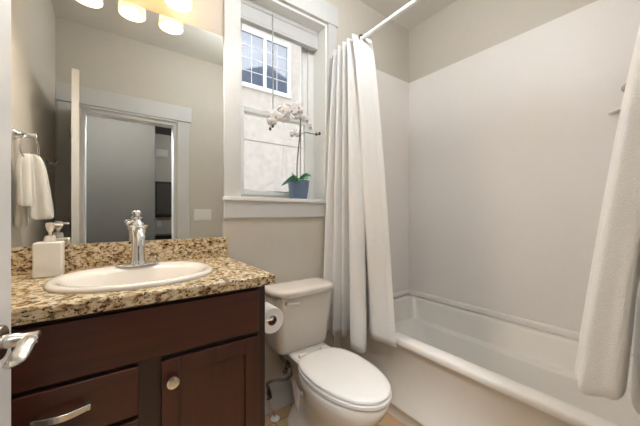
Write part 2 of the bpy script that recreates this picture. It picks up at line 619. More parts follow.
MB().box(2.6, 12.0, -6.0, -4.5, -0.5, 7.3).build('wall', M['siding'], t, smooth=0)
MB().prism([(1.2, 7.0), (7.3, 9.75), (14.0, 7.2)], -6.2, -4.2, 'XZ').build('roof', M['roof'], t, smooth=0)

# ------------------------------------------------------------------ mirror
tag(MB().box(XL + 0.002, 0.4745, W - 0.006, W - 0.0005, 1.045, 2.103).build('wall_mirror', M['mirror'], smooth=0),
    'large frameless wall mirror above the granite backsplash', 'mirror')

# ------------------------------------------------------------------ vanity
CZ = 0.94
t = thing('vanity_cabinet', 'dark cherry wood vanity cabinet under the granite top', 'cabinet', (0.08, 1.25, 0))
b = MB()
b.box(-0.30, -0.282, 1.018, W, 0.0, 0.9035)
b.box(0.449, 0.467, 1.018, W, 0.0, 0.9035)
b.box(-0.282, 0.449, 1.018, W, 0.10, 0.118)
b.box(-0.282, 0.449, W - 0.012, W, 0.1, 0.9035)
b.box(-0.282, 0.449, 1.06, 1.078, 0.0, 0.10)
b.build('body', M['wood_v'], t, bevel=0.0015)
b = MB()
b.frame(-0.30, 0.467, 0.10, 0.9035, 1.0, 1.019, 0.045, 0.042, 0.04, 0.04)
b.box(-0.255, 0.425, 1.0, 1.019, 0.71, 0.75)
b.box(0.045, 0.135, 1.0, 1.019, 0.14, 0.71)
b.box(-0.255, 0.045, 1.0, 1.019, 0.56, 0.59)
b.box(-0.255, 0.045, 1.0, 1.019, 0.33, 0.36)
b.build('face_frame', M['wood_dark'], t, smooth=0)
MB().box(-0.372, -0.30, 1.0, 1.019, 0.0, 0.9035).build('filler_strip', M['wood_v'], t)
MB().box(-0.268, 0.436, 0.982, 1.0, 0.736, 0.888).build('false_front', M['wood_h'], t, bevel=0.003)

def pull(x0, x1, z, y, parent):
    """arched bar pull with two square posts"""
    b = MB()
    n = 14
    loops = []
    for k in range(n + 1):
        u = k / n
        x = x0 + (x1 - x0) * u
        d = 0.024 + 0.010 * math.sin(PI * u)
        s = 0.0072 + 0.0016 * math.sin(PI * u)
        zz = z - 0.002 * math.sin(PI * u)
        loops.append([(x, y - d - 0.0035, zz - s), (x, y - d + 0.0035, zz - s), (x, y - d + 0.0035, zz + s), (x, y - d - 0.0035, zz + s)])
    b.loft(loops)
    b.box(x0 - 0.007, x0 + 0.007, y - 0.027, y, z - 0.0075, z + 0.0075)
    b.box(x1 - 0.007, x1 + 0.007, y - 0.027, y, z - 0.0075, z + 0.0075)
    o = b.build('handle', M['nickel'], parent, bevel=0.0015)
    o['label'] = 'satin nickel arched bar pull'

for (z0, z1) in ((0.582, 0.723), (0.36, 0.567), (0.14, 0.345)):
    d = MB().box(-0.268, 0.060, 0.982, 1.0, z0, z1).build('drawer', M['wood_h'], t, bevel=0.003)
    pull(-0.154, -0.055, (z0 + z1) / 2 + 0.010, 0.982, d)
# shaker door
b = MB()
dx0, dx1, dz0, dz1, fr = 0.119, 0.436, 0.14, 0.718, 0.052
b.box(dx0, dx0 + fr, 0.982, 1.0, dz0, dz1)
b.box(dx1 - fr, dx1, 0.982, 1.0, dz0, dz1)
b.box(dx0 + fr, dx1 - fr, 0.982, 1.0, dz0, dz0 + fr)
b.box(dx0 + fr, dx1 - fr, 0.982, 1.0, dz1 - fr, dz1)
b.box(dx0 + fr, dx1 - fr, 0.990, 0.998, dz0 + fr, dz1 - fr)
d = b.build('door', M['wood_v'], t, bevel=0.002)
k = MB().lathe([(0.006, 0), (0.006, 0.012), (0.018, 0.016), (0.0195, 0.020), (0.0178, 0.0245), (0.012, 0.0262), (0.0115, 0.0254), (0.001, 0.0262)], (0.147, 0.982, 0.655), 'Y').build('knob', M['nickel'], d)
k['label'] = 'round satin nickel knob'

# counter with oval cut-out, front edge eased
SX, SY = 0.078, 1.235
n = 72
def oval(a, bb, z, cx=SX, cy=SY, p=2.25):
    pts = []
    for k_ in range(n):
        th = 2 * PI * k_ / n
        cs, sn = math.cos(th), math.sin(th)
        pts.append(Vector((cx + a * math.copysign(abs(cs) ** (2 / p), cs), cy + bb * math.copysign(abs(sn) ** (2 / p), sn), z)))
    return pts
cx0, cx1, cy0, cy1 = XL + 0.001, 0.491, 0.962, W - 0.001
def rect_loop(z, ins=0.0):
    pts = []
    for k_ in range(n):
        th = 2 * PI * k_ / n
        dx, dy = math.cos(th), math.sin(th)
        tx = ((cx1 - ins - SX) / dx) if dx > 1e-9 else ((cx0 + ins - SX) / dx if dx < -1e-9 else 1e9)
        ty = ((cy1 - ins - SY) / dy) if dy > 1e-9 else ((cy0 + ins - SY) / dy if dy < -1e-9 else 1e9)
        s_ = min(tx, ty)
        pts.append(Vector((SX + dx * s_, SY + dy * s_, z)))
    # snap nearest samples to the four corners
    for cxx in (cx0 + ins, cx1 - ins):
        for cyy in (cy0 + ins, cy1 - ins):
            j = min(range(n), key=lambda q: (pts[q] - Vector((cxx, cyy, z))).length)
            pts[j] = Vector((cxx, cyy, z))
    return pts
b = MB()
b.loft([oval(0.215, 0.175, CZ - 0.036), rect_loop(CZ - 0.036, 0.003), rect_loop(CZ - 0.033), rect_loop(CZ - 0.004), rect_loop(CZ, 0.004), oval(0.215, 0.175, CZ), oval(0.215, 0.175, CZ - 0.036)], False, False)
tag(b.build('granite_countertop', M['granite'], smooth=30), 'speckled tan and brown granite vanity countertop', 'countertop')
tag(MB().box(cx0, 0.491, W - 0.021, W - 0.001, CZ, 1.043).build('granite_backsplash', M['granite'], bevel=0.002),
    'low speckled granite backsplash strip below the mirror', 'backsplash')

# oval drop-in sink
t = thing('bathroom_sink', 'oval bone white drop-in sink set in the granite counter', 'sink', (SX, SY, CZ))
A, B = 0.252, 0.215
loops = [oval(A, B, CZ + 0.0005), oval(A + 0.001, B + 0.001, CZ + 0.006), oval(A - 0.003, B - 0.003, CZ + 0.012), oval(A - 0.012, B - 0.012, CZ + 0.0155),
         oval(A - 0.024, B - 0.024, CZ + 0.0145),
         oval(A - 0.036, B - 0.048, CZ + 0.008, cy=SY - 0.012), oval(A - 0.046, B - 0.058, CZ - 0.006, cy=SY - 0.014), oval(A - 0.062, B - 0.072, CZ - 0.04, cy=SY - 0.014),
         oval(A - 0.092, B - 0.098, CZ - 0.085, cy=SY - 0.012), oval(A - 0.14, B - 0.135, CZ - 0.118, cy=SY - 0.01), oval(A - 0.20, B - 0.18, CZ - 0.13, cy=SY - 0.008),
         oval(0.026, 0.026, CZ - 0.133, cy=SY - 0.008)]
MB().loft(loops, False, True).build('basin', M['sinkceramic'], t, smooth=60)
d = MB().lathe([(0.024, 0), (0.024, 0.003), (0.018, 0.004), (0.016, 0.002), (0.001, 0.002)], (SX, SY - 0.008, CZ - 0.134)).build('drain', M['chrome'], t)
d['label'] = 'chrome drain ring'

# faucet
FX, FY, FZ = 0.084, 1.405, CZ + 0.0145
t = thing('faucet', 'tall chrome single handle faucet with ball finial at back of sink', 'faucet', (FX, FY, FZ))
b = MB()
b.lathe([(0.076, 0), (0.077, 0.003), (0.074, 0.006), (0.05, 0.009), (0.03, 0.011)], (FX, FY, FZ), sx=1.0, sy=0.37, n=40)
b.build('base_plate', M['chrome'], t)
b = MB()
b.lathe([(0.031, 0.004), (0.031, 0.010), (0.027, 0.016), (0.0255, 0.022), (0.0235, 0.06), (0.0225, 0.10), (0.024, 0.128), (0.027, 0.140), (0.028, 0.150), (0.034, 0.157), (0.0355, 0.161), (0.034, 0.165), (0.025, 0.168)], (FX, FY, FZ), n=36)
b.build('body', M['chrome'], t)
pts = catmull([(FX, FY - 0.012, FZ + 0.128), (FX + 0.001, FY - 0.04, FZ + 0.145), (FX + 0.002, FY - 0.075, FZ + 0.138), (FX + 0.003, FY - 0.098, FZ + 0.112), (FX + 0.003, FY - 0.104, FZ + 0.086)], 16)
MB().tube(pts, [0.016] * 6 + [0.0155] * 5 + [0.0145] * 5, 18).build('spout', M['chrome'], t)
b = MB()
b.lathe([(0.022, 0.166), (0.021, 0.172), (0.014, 0.180), (0.010, 0.186), (0.0095, 0.190), (0.016, 0.193), (0.0165, 0.197), (0.010, 0.200), (0.006, 0.203), (0.006, 0.206)], (FX, FY, FZ), n=28)
b.ball((FX, FY, FZ + 0.216), 0.0118)
b.tube(catmull([(FX - 0.004, FY, FZ + 0.172), (FX - 0.016, FY + 0.003, FZ + 0.182), (FX - 0.030, FY + 0.004, FZ + 0.176)], 8), [0.0055] * 6 + [0.0062] * 2, 10)
b.ball((FX - 0.033, FY + 0.004, FZ + 0.175), 0.0078)
b.build('handle', M['chrome'], t)
b = MB()
b.tube([(FX + 0.062, FY + 0.012, FZ + 0.004), (FX + 0.062, FY + 0.012, FZ + 0.022)], 0.0028, 8)
b.ball((FX + 0.062, FY + 0.012, FZ + 0.026), 0.006)
b.build('lift_rod', M['chrome'], t)

# soap dispenser
t = thing('soap_dispenser', 'square cream white soap dispenser with pump on the granite counter', 'soap dispenser', (-0.19, 1.43, CZ))
MB().box(-0.228, -0.151, 1.39, 1.467, CZ + 0.0005, CZ + 0.124).build('bottle', M['soapbox'], t, bevel=0.004, seg=3)
PX, PY, PZ = -0.187, 1.428, CZ + 0.124
MB().lathe([(0.017, 0.0), (0.017, 0.012), (0.0155, 0.0145), (0.015, 0.0225), (0.008, 0.0235)], (PX, PY, PZ)).build('collar', M['pump'], t)
b = MB()
b.lathe([(0.005, 0.02), (0.005, 0.036), (0.0085, 0.04), (0.0125, 0.053), (0.0135, 0.066), (0.012, 0.070), (0.001, 0.071)], (PX, PY, PZ))
b.tube(catmull([(PX, PY, PZ + 0.062), (PX + 0.022, PY + 0.006, PZ + 0.063), (PX + 0.034, PY + 0.008, PZ + 0.060)], 8)[:], 0.0038, 10)
b.build('pump', M['pump'], t)

# ------------------------------------------------------------------ vanity light
LY, LZ = 1.42, 2.117
t = thing('vanity_light', 'three-light vanity fixture with glowing frosted glass shades above the mirror', 'light', (0.074, W, 2.29))
MB().box(-0.16, 0.31, W - 0.028, W - 0.001, 2.255, 2.335).build('backplate', M['nickel'], t, bevel=0.006, seg=3)
prof_o = [(0.0545, 0.0), (0.0555, 0.004), (0.0535, 0.03), (0.048, 0.07), (0.041, 0.10), (0.032, 0.122), (0.022, 0.132)]
prof_i = [(0.020, 0.128), (0.030, 0.118), (0.0385, 0.098), (0.0455, 0.068), (0.0505, 0.03), (0.052, 0.003)]
for X in (0.240, 0.074, -0.092):
    MB().tube(catmull([(X, W - 0.026, 2.295), (X, W - 0.07, 2.30), (X, LY + 0.01, 2.285), (X, LY, 2.255), (X, LY, 2.22)], 14), 0.009, 10).build('arm', M['nickel'], t)
    s = MB().lathe(prof_o + prof_i + [prof_o[0]], (X, LY, LZ), n=36, cap0=False, cap1=False).build('shade', M['shade'], t, smooth=60)
    MB().lathe([(0.024, 0), (0.024, 0.028), (0.012, 0.034)], (X, LY, LZ + 0.127)).build('socket_cup', M['nickel'], t)
    bu = MB().ball((X, LY, LZ + 0.07), 0.024, 0.024, 0.03).build('bulb', M['bulb'], t)
    ld = bpy.data.lights.new('vanity_bulb_light', 'POINT')
    ld.energy = VANITY_BULB_POWER
    ld.color = WARM
    ld.shadow_soft_size = 0.026
    lo = bpy.data.objects.new('vanity_bulb_light', ld)
    lo.location = (X, LY, LZ + 0.032)
    C.objects.link(lo)

# globes added out of view to brighten the bathroom, hall and far room
for (nm, lab, x, y, rad, mm, drop) in (('fill_globe_vanity', 'added unseen fill globe hanging from the bathroom ceiling in front of the vanity mirror', 0.45, 0.95, 0.075, 'fillglow', 0.12), ('fill_globe_hall', 'added unseen fill globe on the hall ceiling outside the doorway', 0.02, -0.36, 0.09, 'hallfill', 0.29), ('fill_globe_tub', 'added unseen fill globe on the bathroom ceiling between toilet and tub', 0.87, 0.75, 0.07, 'tubfill', 0.22), ('fill_globe_far_room', 'added unseen fill globe in the far room beyond the hall', 1.75, -2.3, 0.10, 'farfill', 0.3)):
    t = thing(nm, lab, 'light', (x, y, ZC))
    MB().lathe([(0.07, 0.0), (0.07, -0.012), (0.012, -0.024), (0.010, -drop + 0.01), (0.03, -drop + 0.004), (0.034, -drop)], (x, y, ZC - 0.0005)).build('canopy', M['nickel'], t)
    MB().ball((x, y, ZC - drop - rad * 0.95), rad, rad, rad, 28, 16).build('globe', M[mm], t)

# ------------------------------------------------------------------ open door leaf
hx, hy = -0.234, 0.004
ex, ey = -0.1646, 0.823
dv = Vector((ex - hx, ey - hy, 0)).normalized()
nv = Vector((dv.y, -dv.x, 0))       # towards +X: the room face
dlen = 0.817
r = sroot('door_1', (hx, hy, 0), 'open white door leaf at left with a satin nickel lever')
def dp(s_, off, z):
    """point on the leaf: distance from the hinge, offset into the room from the room face, height"""
    return Vector((ex, ey, z)) - dv * (dlen - s_) + nv * off
b = MB()
T = 0.035
b.loft([[dp(0.0, 0, z), dp(dlen, 0, z), dp(dlen, -T, z), dp(0, -T, z)] for z in (0.012, 2.026)])
b.build('leaf', M['door'], r, bevel=0.0015)
HZ = 0.935
HS = dlen - 0.064
ax = Matrix((dv, nv.cross(dv) * 1.0, nv)).transposed()  # columns: along, up-ish, out
def dl(prof, s_, z, off0, nn=28):
    loops = []
    for rr, h in prof:
        loops.append([dp(s_, off0 + h, z) + dv * (max(rr, 1e-5) * math.cos(2 * PI * q / nn)) + Vector((0, 0, max(rr, 1e-5) * math.sin(2 * PI * q / nn))) for q in range(nn)])
    return loops
hnd = MB()
hnd.loft(dl([(0.031, 0), (0.0315, 0.004), (0.029, 0.008), (0.018, 0.010)], HS, HZ, 0.0))
lev = hnd.build('rosette', M['nickel'], r)
b = MB()
b.loft(dl([(0.0125, 0.008), (0.0125, 0.028), (0.010, 0.032), (0.0105, 0.051), (0.0115, 0.056), (0.001, 0.059)], HS, HZ, 0.0))
# wave-shaped blade from the spindle back towards the hinge
loops = []
for k_ in range(15):
    u = k_ / 14
    s_ = HS + 0.010 - 0.110 * u
    off = 0.046 - 0.003 * u
    zc = HZ - 0.003 - 0.006 * u + 0.005 * math.sin(2 * PI * u)
    ww = 0.0105 + 0.003 * math.sin(PI * u)
    if u > 0.8:
        ww *= max(0.25, math.sqrt(max(0, 1 - ((u - 0.8) / 0.205) ** 2)))
    loops.append([dp(s_, off + ww * math.cos(a), zc + (0.0045 + 0.004 * (1 - u) ** 2) * math.sin(a)) for a in [2 * PI * q / 14 for q in range(14)]])
b.loft(loops)
lv = b.build('lever', M['nickel'], r)
lv['label'] = 'satin nickel wave lever handle'
b = MB()
b.loft(dl([(0.031, 0), (0.0315, -0.004), (0.029, -0.008), (0.012, -0.010), (0.012, -0.05), (0.001, -0.052)], HS, HZ, -T))
b.build('rosette', M['nickel'], r)
b = MB()
for z in (0.25, 1.05, 1.82):
    b.tube([dp(-0.006, -T - 0.004, z - 0.045), dp(-0.006, -T - 0.004, z + 0.045)], 0.006, 10)
b.build('hinge', M['nickel'], r)

# ------------------------------------------------------------------ left wall: towel ring, hand towel, robe hook (seen in the mirror)
t = thing('towel_ring', 'chrome towel ring on the left wall holding a white hand towel', 'towel ring', (XL, 1.16, 1.535))
MB().lathe([(0.027, 0), (0.027, 0.004), (0.019, 0.012), (0.012, 0.03), (0.0095, 0.058), (0.012, 0.066), (0.012, 0.076), (0.001, 0.079)], (XL + 0.0005, 1.16, 1.535), 'X').build('post', M['chrome'], t)
rc = Vector((-0.318, 1.16, 1.475))
rd = Vector((0.36, -0.93, 0)).normalized()
MB().ring(rc, 0.060, 0.0045, rd, (0, 0, 1)).build('ring', M['chrome'], t)

def bundle(b, rows, lobes, depth, n=56, seed=1, endround=True):
    """closed, folded cloth bundle: rows of (cx, cy, z, rx, ry)"""
    rnd = random.Random(seed)
    ph = [rnd.uniform(0, 6.28) for _ in range(6)]
    loops = []
    for (x, y, z, rx, ry) in rows:
        lp = []
        for k_ in range(n):
            a = 2 * PI * k_ / n
            q = 1 + depth * (0.6 * math.sin(lobes * a + ph[0] + 0.6 * z) + 0.4 * math.sin((lobes + 2) * a + ph[1]) + 0.2 * math.sin(2 * a + ph[2]))
            lp.append(Vector((x + rx * q * math.cos(a), y + ry * q * math.sin(a), z + 0.006 * math.sin(3 * a + ph[3]))))
        loops.append(lp)
    b.loft(loops)

# hand towel: pulled through the ring, two layers falling to different lengths
b = MB()
def strip(b, rows, thick):
    """cloth strip: rows are lists of points across its width; thickness along the local normal"""
    R, Cn = len(rows), len(rows[0])
    front, back = [], []
    for i in range(R):
        fr_, bk_ = [], []
        for j in range(Cn):
            p = Vector(rows[i][j])
            du = Vector(rows[i][min(j + 1, Cn - 1)]) - Vector(rows[i][max(j - 1, 0)])
            dvv = Vector(rows[min(i + 1, R - 1)][j]) - Vector(rows[max(i - 1, 0)][j])
            nn = du.cross(dvv)
            nn = nn.normalized() if nn.length > 1e-9 else Vector((0, 0, 1))
            fr_.append(p + nn * thick / 2)
            bk_.append(p - nn * thick / 2)
        front.append(fr_)
        back.append(bk_)
    loops = []
    for i in range(R):
        loops.append(front[i] + back[i][::-1])
    b.loft(loops)

def drape(path, widths, fold, phase, nC=17):
    """path: centre points going down; widths along the spread direction (mostly y, away from the mirror)"""
    rows = []
    for i, (p, w_) in enumerate(zip(path, widths)):
        row = []
        for j in range(nC):
            u = j / (nC - 1) - 0.5
            amp = fold * min(1, i / 3.0 + 0.15)
            sp = SPREAD
            row.append(Vector(p) + sp * (u * w_) + NORM * (amp * math.sin(u * 11 + phase)))
        rows.append(row)
    return rows
SPREAD = Vector((0.80, -0.60, 0)).normalized()
NORM = Vector((0.60, 0.80, 0))
def line(p, q, k):
    return [Vector(p).lerp(Vector(q), i / (k - 1)) for i in range(k)]
# outer layer (nearest the middle of the room)
pa = [(-0.318, 1.16, 1.43), (-0.308, 1.158, 1.452)] + [tuple(v) for v in line((-0.296, 1.15, 1.425), (-0.280, 1.13, 1.135), 10)]
strip(b, drape(pa, [0.03, 0.04] + [0.055 + 0.055 * math.sqrt(k / 9) for k in range(10)], 0.007, 0.4), 0.014)
# middle, shorter layer with its hem
pa = [(-0.318, 1.165, 1.43), (-0.322, 1.18, 1.445)] + [tuple(v) for v in line((-0.326, 1.19, 1.42), (-0.318, 1.20, 1.195), 8)]
strip(b, drape(pa, [0.03, 0.035] + [0.05 + 0.012 * math.sqrt(k / 7) for k in range(8)], 0.004, 1.9), 0.016)
# inner layer by the wall
pa = [(-0.318, 1.16, 1.43), (-0.330, 1.165, 1.44)] + [tuple(v) for v in line((-0.345, 1.165, 1.41), (-0.348, 1.15, 1.100), 10)]
strip(b, drape(pa, [0.03, 0.03] + [0.022 + 0.034 * k / 9 for k in range(10)], 0.003, 0.0), 0.012)
o = b.build('hand_towel', M['terry'], subsurf=1, smooth=60)
tag(o, 'folded white hand towel hanging from the chrome ring', 'towel')

t = thing('robe_hook', 'small chrome robe hook on the left wall beside the door', 'hook', (XL, 0.37, 1.515))
MB().lathe([(0.026, 0), (0.026, 0.004), (0.017, 0.010), (0.010, 0.015)], (XL + 0.0005, 0.37, 1.515), 'X').build('flange', M['chrome'], t)
b = MB()
b.tube(catmull([(XL + 0.01, 0.37, 1.515), (XL + 0.03, 0.37, 1.507), (XL + 0.047, 0.37, 1.510), (XL + 0.055, 0.37, 1.530)], 12), 0.008, 10)
b.ball((XL + 0.055, 0.37, 1.536), 0.0115)
b.build('hook_arm', M['chrome'], t)

# ------------------------------------------------------------------ doorway wall: switch plate, bath towel on its hook
t = thing('light_switch', 'white three-gang switch plate beside the doorway', 'light switch', (0.742, YF, 1.153))
MB().box(0.658, 0.827, YF, YF + 0.006, 1.094, 1.212).build('plate', M['plate'], t, bevel=0.002)
for k_ in range(3):
    x = 0.696 + 0.046 * k_
    MB().box(x - 0.0165, x + 0.0165, YF + 0.006, YF + 0.0095, 1.120, 1.186).build('rocker', M['plate'], t, bevel=0.001)

t = thing('towel_hook', 'chrome hook on the doorway wall carrying the bath towel', 'hook', (1.05, YF, 1.74))
MB().lathe([(0.024, 0), (0.024, -0.004), (0.015, -0.01), (0.008, -0.014)], (1.05, YF, 1.74), 'Y').build('flange', M['chrome'], t)
MB().tube(catmull([(1.05, YF + 0.005, 1.74), (1.05, YF + 0.03, 1.728), (1.05, YF + 0.055, 1.735), (1.05, YF + 0.06, 1.765)], 12), 0.006, 10).build('hook_arm', M['chrome'], t)

b = MB()
nT = 64
def towel_lobe(top_c, bot_c, top_r, bot_r, z0, z1, lobes, phase, depth, power=0.7):
    """one rounded hanging fold: closed contours from the hook down to a tucked hem"""
    loops = []
    N = 30
    for i in range(N):
        u = i / (N - 1)
        w_ = u ** power
        cx_ = top_c[0] + (bot_c[0] - top_c[0]) * w_
        cy_ = top_c[1] + (bot_c[1] - top_c[1]) * w_
        rx_ = top_r[0] + (bot_r[0] - top_r[0]) * w_
        ry_ = top_r[1] + (bot_r[1] - top_r[1]) * w_
        lp = []
        for k_ in range(nT):
            a = 2 * PI * k_ / nT
            cs, sn = math.cos(a), math.sin(a)
            f_ = 1 - depth * u ** 0.5 * (0.5 + 0.5 * math.sin(a * lobes + phase + 0.9 * u))
            y_ = max(YF + 0.003, cy_ + ry_ * f_ * math.copysign(abs(sn) ** 0.8, sn))
            lp.append(Vector((cx_ + rx_ * f_ * math.copysign(abs(cs) ** 0.8, cs), y_, z0 + (z1 - z0) * u + 0.006 * u * math.sin(3 * a + phase))))
        loops.append(lp)
    last = loops[-1]
    cc = sum(last, Vector()) / len(last)
    for (q_, dz) in ((0.93, -0.014), (0.78, -0.024), (0.45, -0.022)):
        loops.append([cc + Vector(((p.x - cc.x) * q_, (p.y - cc.y) * q_, (p.z - cc.z) * q_ + dz)) for p in last])
    b.loft(loops)
towel_lobe((1.040, 0.052), (0.930, 0.158), (0.018, 0.020), (0.052, 0.046), 1.764, 0.772, 5, 2.9, 0.16, 0.78)
towel_lobe((1.055, 0.048), (1.060, 0.042), (0.024, 0.024), (0.190, 0.078), 1.768, 0.715, 6, 0.4, 0.16, 0.85)
o = b.build('bath_towel', M['terry'], subsurf=1, smooth=70)
tag(o, 'large white bath towel hanging in folds from a hook by the tub', 'towel')

# ------------------------------------------------------------------ toilet
TX = 0.888
t = thing('toilet', 'white two-piece toilet with closed lid between vanity and tub', 'toilet', (TX, 1.2, 0))
nE = 56
def egg(z, a, yf, yb, yw=None, pf=2.0, pb=2.6, cx=TX - 0.010):
    """outline with front tip at yf, back at yb, half width a widest at yw"""
    yw = yw if yw is not None else yf + (yb - yf) * 0.56
    pts = []
    for k_ in range(nE):
        th = 2 * PI * k_ / nE
        cs, sn = math.cos(th), math.sin(th)
        if sn >= 0:
            pts.append(Vector((cx + a * math.copysign(abs(cs) ** (2 / pb), cs), yw + (yb - yw) * abs(sn) ** (2 / pb), z)))
        else:
            pts.append(Vector((cx + a * math.copysign(abs(cs) ** (2 / pf), cs), yw - (yw - yf) * abs(sn) ** (2 / pf), z)))
    return pts
# bowl and pedestal, one casting
b = MB()
b.loft([egg(0.0, 0.118, 0.955, 1.44, 1.20, 2.4, 3), egg(0.022, 0.118, 0.955, 1.44, 1.20, 2.4, 3), egg(0.032, 0.108, 0.965, 1.435, 1.20, 2.3, 3), egg(0.09, 0.096, 0.965, 1.42, 1.18),
        egg(0.15, 0.097, 0.945, 1.38, 1.13, 2, 2), egg(0.21, 0.116, 0.90, 1.34, 1.08, 2, 2), egg(0.265, 0.142, 0.845, 1.30, 1.04, 2, 2), egg(0.31, 0.157, 0.805, 1.285, 1.03, 2, 2.1),
        egg(0.345, 0.166, 0.786, 1.285, 1.03, 2, 2.3), egg(0.375, 0.168, 0.782, 1.285, 1.03, 2, 2.4), egg(0.384, 0.163, 0.788, 1.28, 1.03, 2, 2.4), egg(0.386, 0.13, 0.84, 1.28, 1.03)])
bowl = b.build('bowl', M['ceramic'], t, smooth=60)
# deck under the tank
b = MB()
def rrect(x0, x1, y0, y1, rad, z, m=6):
    pts = []
    for (cx_, cy_, a0) in ((x1 - rad, y1 - rad, 0), (x0 + rad, y1 - rad, PI / 2), (x0 + rad, y0 + rad, PI), (x1 - rad, y0 + rad, 1.5 * PI)):
        for k_ in range(m + 1):
            a = a0 + PI / 2 * k_ / m
            pts.append(Vector((cx_ + rad * math.cos(a), cy_ + rad * math.sin(a), z)))
    return pts
b.loft([rrect(TX - 0.06, TX + 0.06, 1.22, 1.47, 0.04, 0.19), rrect(TX - 0.075, TX + 0.075, 1.21, 1.49, 0.04, 0.31), rrect(TX - 0.112, TX + 0.112, 1.19, 1.505, 0.045, 0.372), rrect(TX - 0.120, TX + 0.120, 1.185, 1.505, 0.045, 0.398), rrect(TX - 0.113, TX + 0.113, 1.195, 1.50, 0.04, 0.408)])
b.build('tank_deck', M['ceramic'], t, smooth=50)
for s_ in (-1, 1):
    MB().lathe([(0.017, 0), (0.017, 0.008), (0.012, 0.018), (0.001, 0.022)], (TX + s_ * 0.105, 1.30, 0.0 + 0.022)).build('bolt_cap', M['ceramic'], t)
# trapway bulges on the sides
b = MB()
for s_ in (-1, 1):
    b.tube(catmull([(TX + s_ * 0.070, 1.06, 0.235), (TX + s_ * 0.076, 1.14, 0.15), (TX + s_ * 0.072, 1.24, 0.095), (TX + s_ * 0.062, 1.32, 0.14), (TX + s_ * 0.050, 1.38, 0.23)], 20), 0.030, 12)
b.build('trapway', M['ceramic'], t, smooth=60)
# tank
b = MB()
b.loft([rrect(TX - 0.168, TX + 0.140, 1.35, 1.50, 0.035, 0.410), rrect(TX - 0.182, TX + 0.152, 1.338, 1.51, 0.04, 0.440), rrect(TX - 0.192, TX + 0.164, 1.328, 1.514, 0.04, 0.58), rrect(TX - 0.200, TX + 0.176, 1.318, 1.516, 0.04, 0.715), rrect(TX - 0.194, TX + 0.17, 1.324, 1.512, 0.035, 0.719)])
b.build('tank', M['ceramic'], t, smooth=50)
def lidloop(ins, z):
    """tank lid: bowed front, rounded corners"""
    x0, x1, y0, y1 = TX - 0.212 + ins, TX + 0.188 - ins, 1.285 + ins, 1.518 - ins
    pts = []
    m_ = 24
    for k_ in range(m_ + 1):
        u = k_ / m_
        x = x0 + (x1 - x0) * u
        e_ = abs(2 * u - 1)
        y = y0 + 0.018 * e_ ** 2 + 0.052 * e_ ** 9
        pts.append(Vector((x, y, z)))
    for (xx, yy) in ((x1, y1 - 0.02), (x1 - 0.006, y1 - 0.005), (x1 - 0.02, y1), (x0 + 0.02, y1), (x0 + 0.006, y1 - 0.005), (x0, y1 - 0.02)):
        pts.append(Vector((xx, yy, z)))
    return pts
MB().loft([lidloop(0.012, 0.717), lidloop(0.004, 0.722), lidloop(0.001, 0.735), lidloop(0.0, 0.747), lidloop(0.004, 0.755), lidloop(0.013, 0.759), lidloop(0.05, 0.761)]).build('tank_lid', M['ceramic'], t, smooth=50)
# flush lever on the front left of the tank
b = MB()
b.lathe([(0.014, 0), (0.014, 0.006), (0.009, 0.011), (0.009, 0.018)], (TX - 0.145, 1.322, 0.69), 'Y')
b.tube(catmull([(TX - 0.145, 1.303, 0.69), (TX - 0.12, 1.300, 0.690), (TX - 0.085, 1.300, 0.684)], 8), [0.006] * 5 + [0.008] * 3, 10)
b.build('flush_lever', M['ceramic'], t)
# seat ring and lid
def ring_egg(ins, z):
    return egg(z, 0.165 - ins, 0.768 + ins, 1.268 - ins, 1.045, 2.05, 2.7)
MB().loft([ring_egg(0.006, 0.391), ring_egg(0.0, 0.394), ring_egg(0.0, 0.406), ring_egg(0.005, 0.410), ring_egg(0.06, 0.410), ring_egg(0.064, 0.406), ring_egg(0.064, 0.394), ring_egg(0.058, 0.391), ring_egg(0.006, 0.391)], False, False).build('seat', M['seat'], t, smooth=50)
MB().loft([ring_egg(0.008, 0.4125), ring_egg(0.003, 0.415), ring_egg(0.003, 0.424), ring_egg(0.009, 0.429), ring_egg(0.03, 0.432), ring_egg(0.09, 0.434), ring_egg(0.15, 0.4345)]).build('seat_lid', M['seat'], t, smooth=50)
for s_ in (-1, 1):
    b = MB()
    b.lathe([(0.009, -0.02), (0.009, 0.02)], (TX - 0.01 + s_ * 0.07, 1.272, 0.419), 'X')
    b.box(TX - 0.01 + s_ * 0.07 - 0.018, TX - 0.01 + s_ * 0.07 + 0.018, 1.262, 1.29, 0.405, 0.414)
    b.build('hinge', M['seat'], t, bevel=0.002)

# water supply: floor flange, riser, valve, braided hose to the tank
t = thing('water_supply_valve', 'angled chrome stop valve and braided hose rising beside the toilet', 'valve', (0.745, 1.46, 0))
MB().lathe([(0.026, 0.0005), (0.026, 0.003), (0.014, 0.009), (0.008, 0.011)], (0.745, 1.462, 0)).build('floor_flange', M['plate'], t)
MB().tube([(0.745, 1.462, 0.004), (0.728, 1.46, 0.07), (0.710, 1.456, 0.15)], 0.0065, 10).build('riser', M['chrome'], t)
b = MB()
b.tube([(0.712, 1.457, 0.135), (0.703, 1.455, 0.175)], 0.0125, 12)
b.tube([(0.704, 1.455, 0.17), (0.697, 1.453, 0.205)], 0.0095, 6)
b.tube([(0.707, 1.455, 0.155), (0.696, 1.438, 0.153)], 0.006, 8)
b.ball((0.692, 1.431, 0.153), 0.014, 0.006, 0.009)
b.build('stop_valve', M['darkmetal'], t)
hose = catmull([(0.697, 1.453, 0.200), (0.692, 1.448, 0.225), (0.708, 1.43, 0.242), (0.745, 1.415, 0.243), (0.778, 1.405, 0.240), (0.808, 1.40, 0.250), (0.822, 1.398, 0.278), (0.806, 1.398, 0.314), (0.764, 1.40, 0.356), (0.742, 1.405, 0.395), (0.735, 1.412, 0.434)], 48)
MB().tube(hose, 0.0088, 12).build('hose', M['steel'], t)
b = MB()
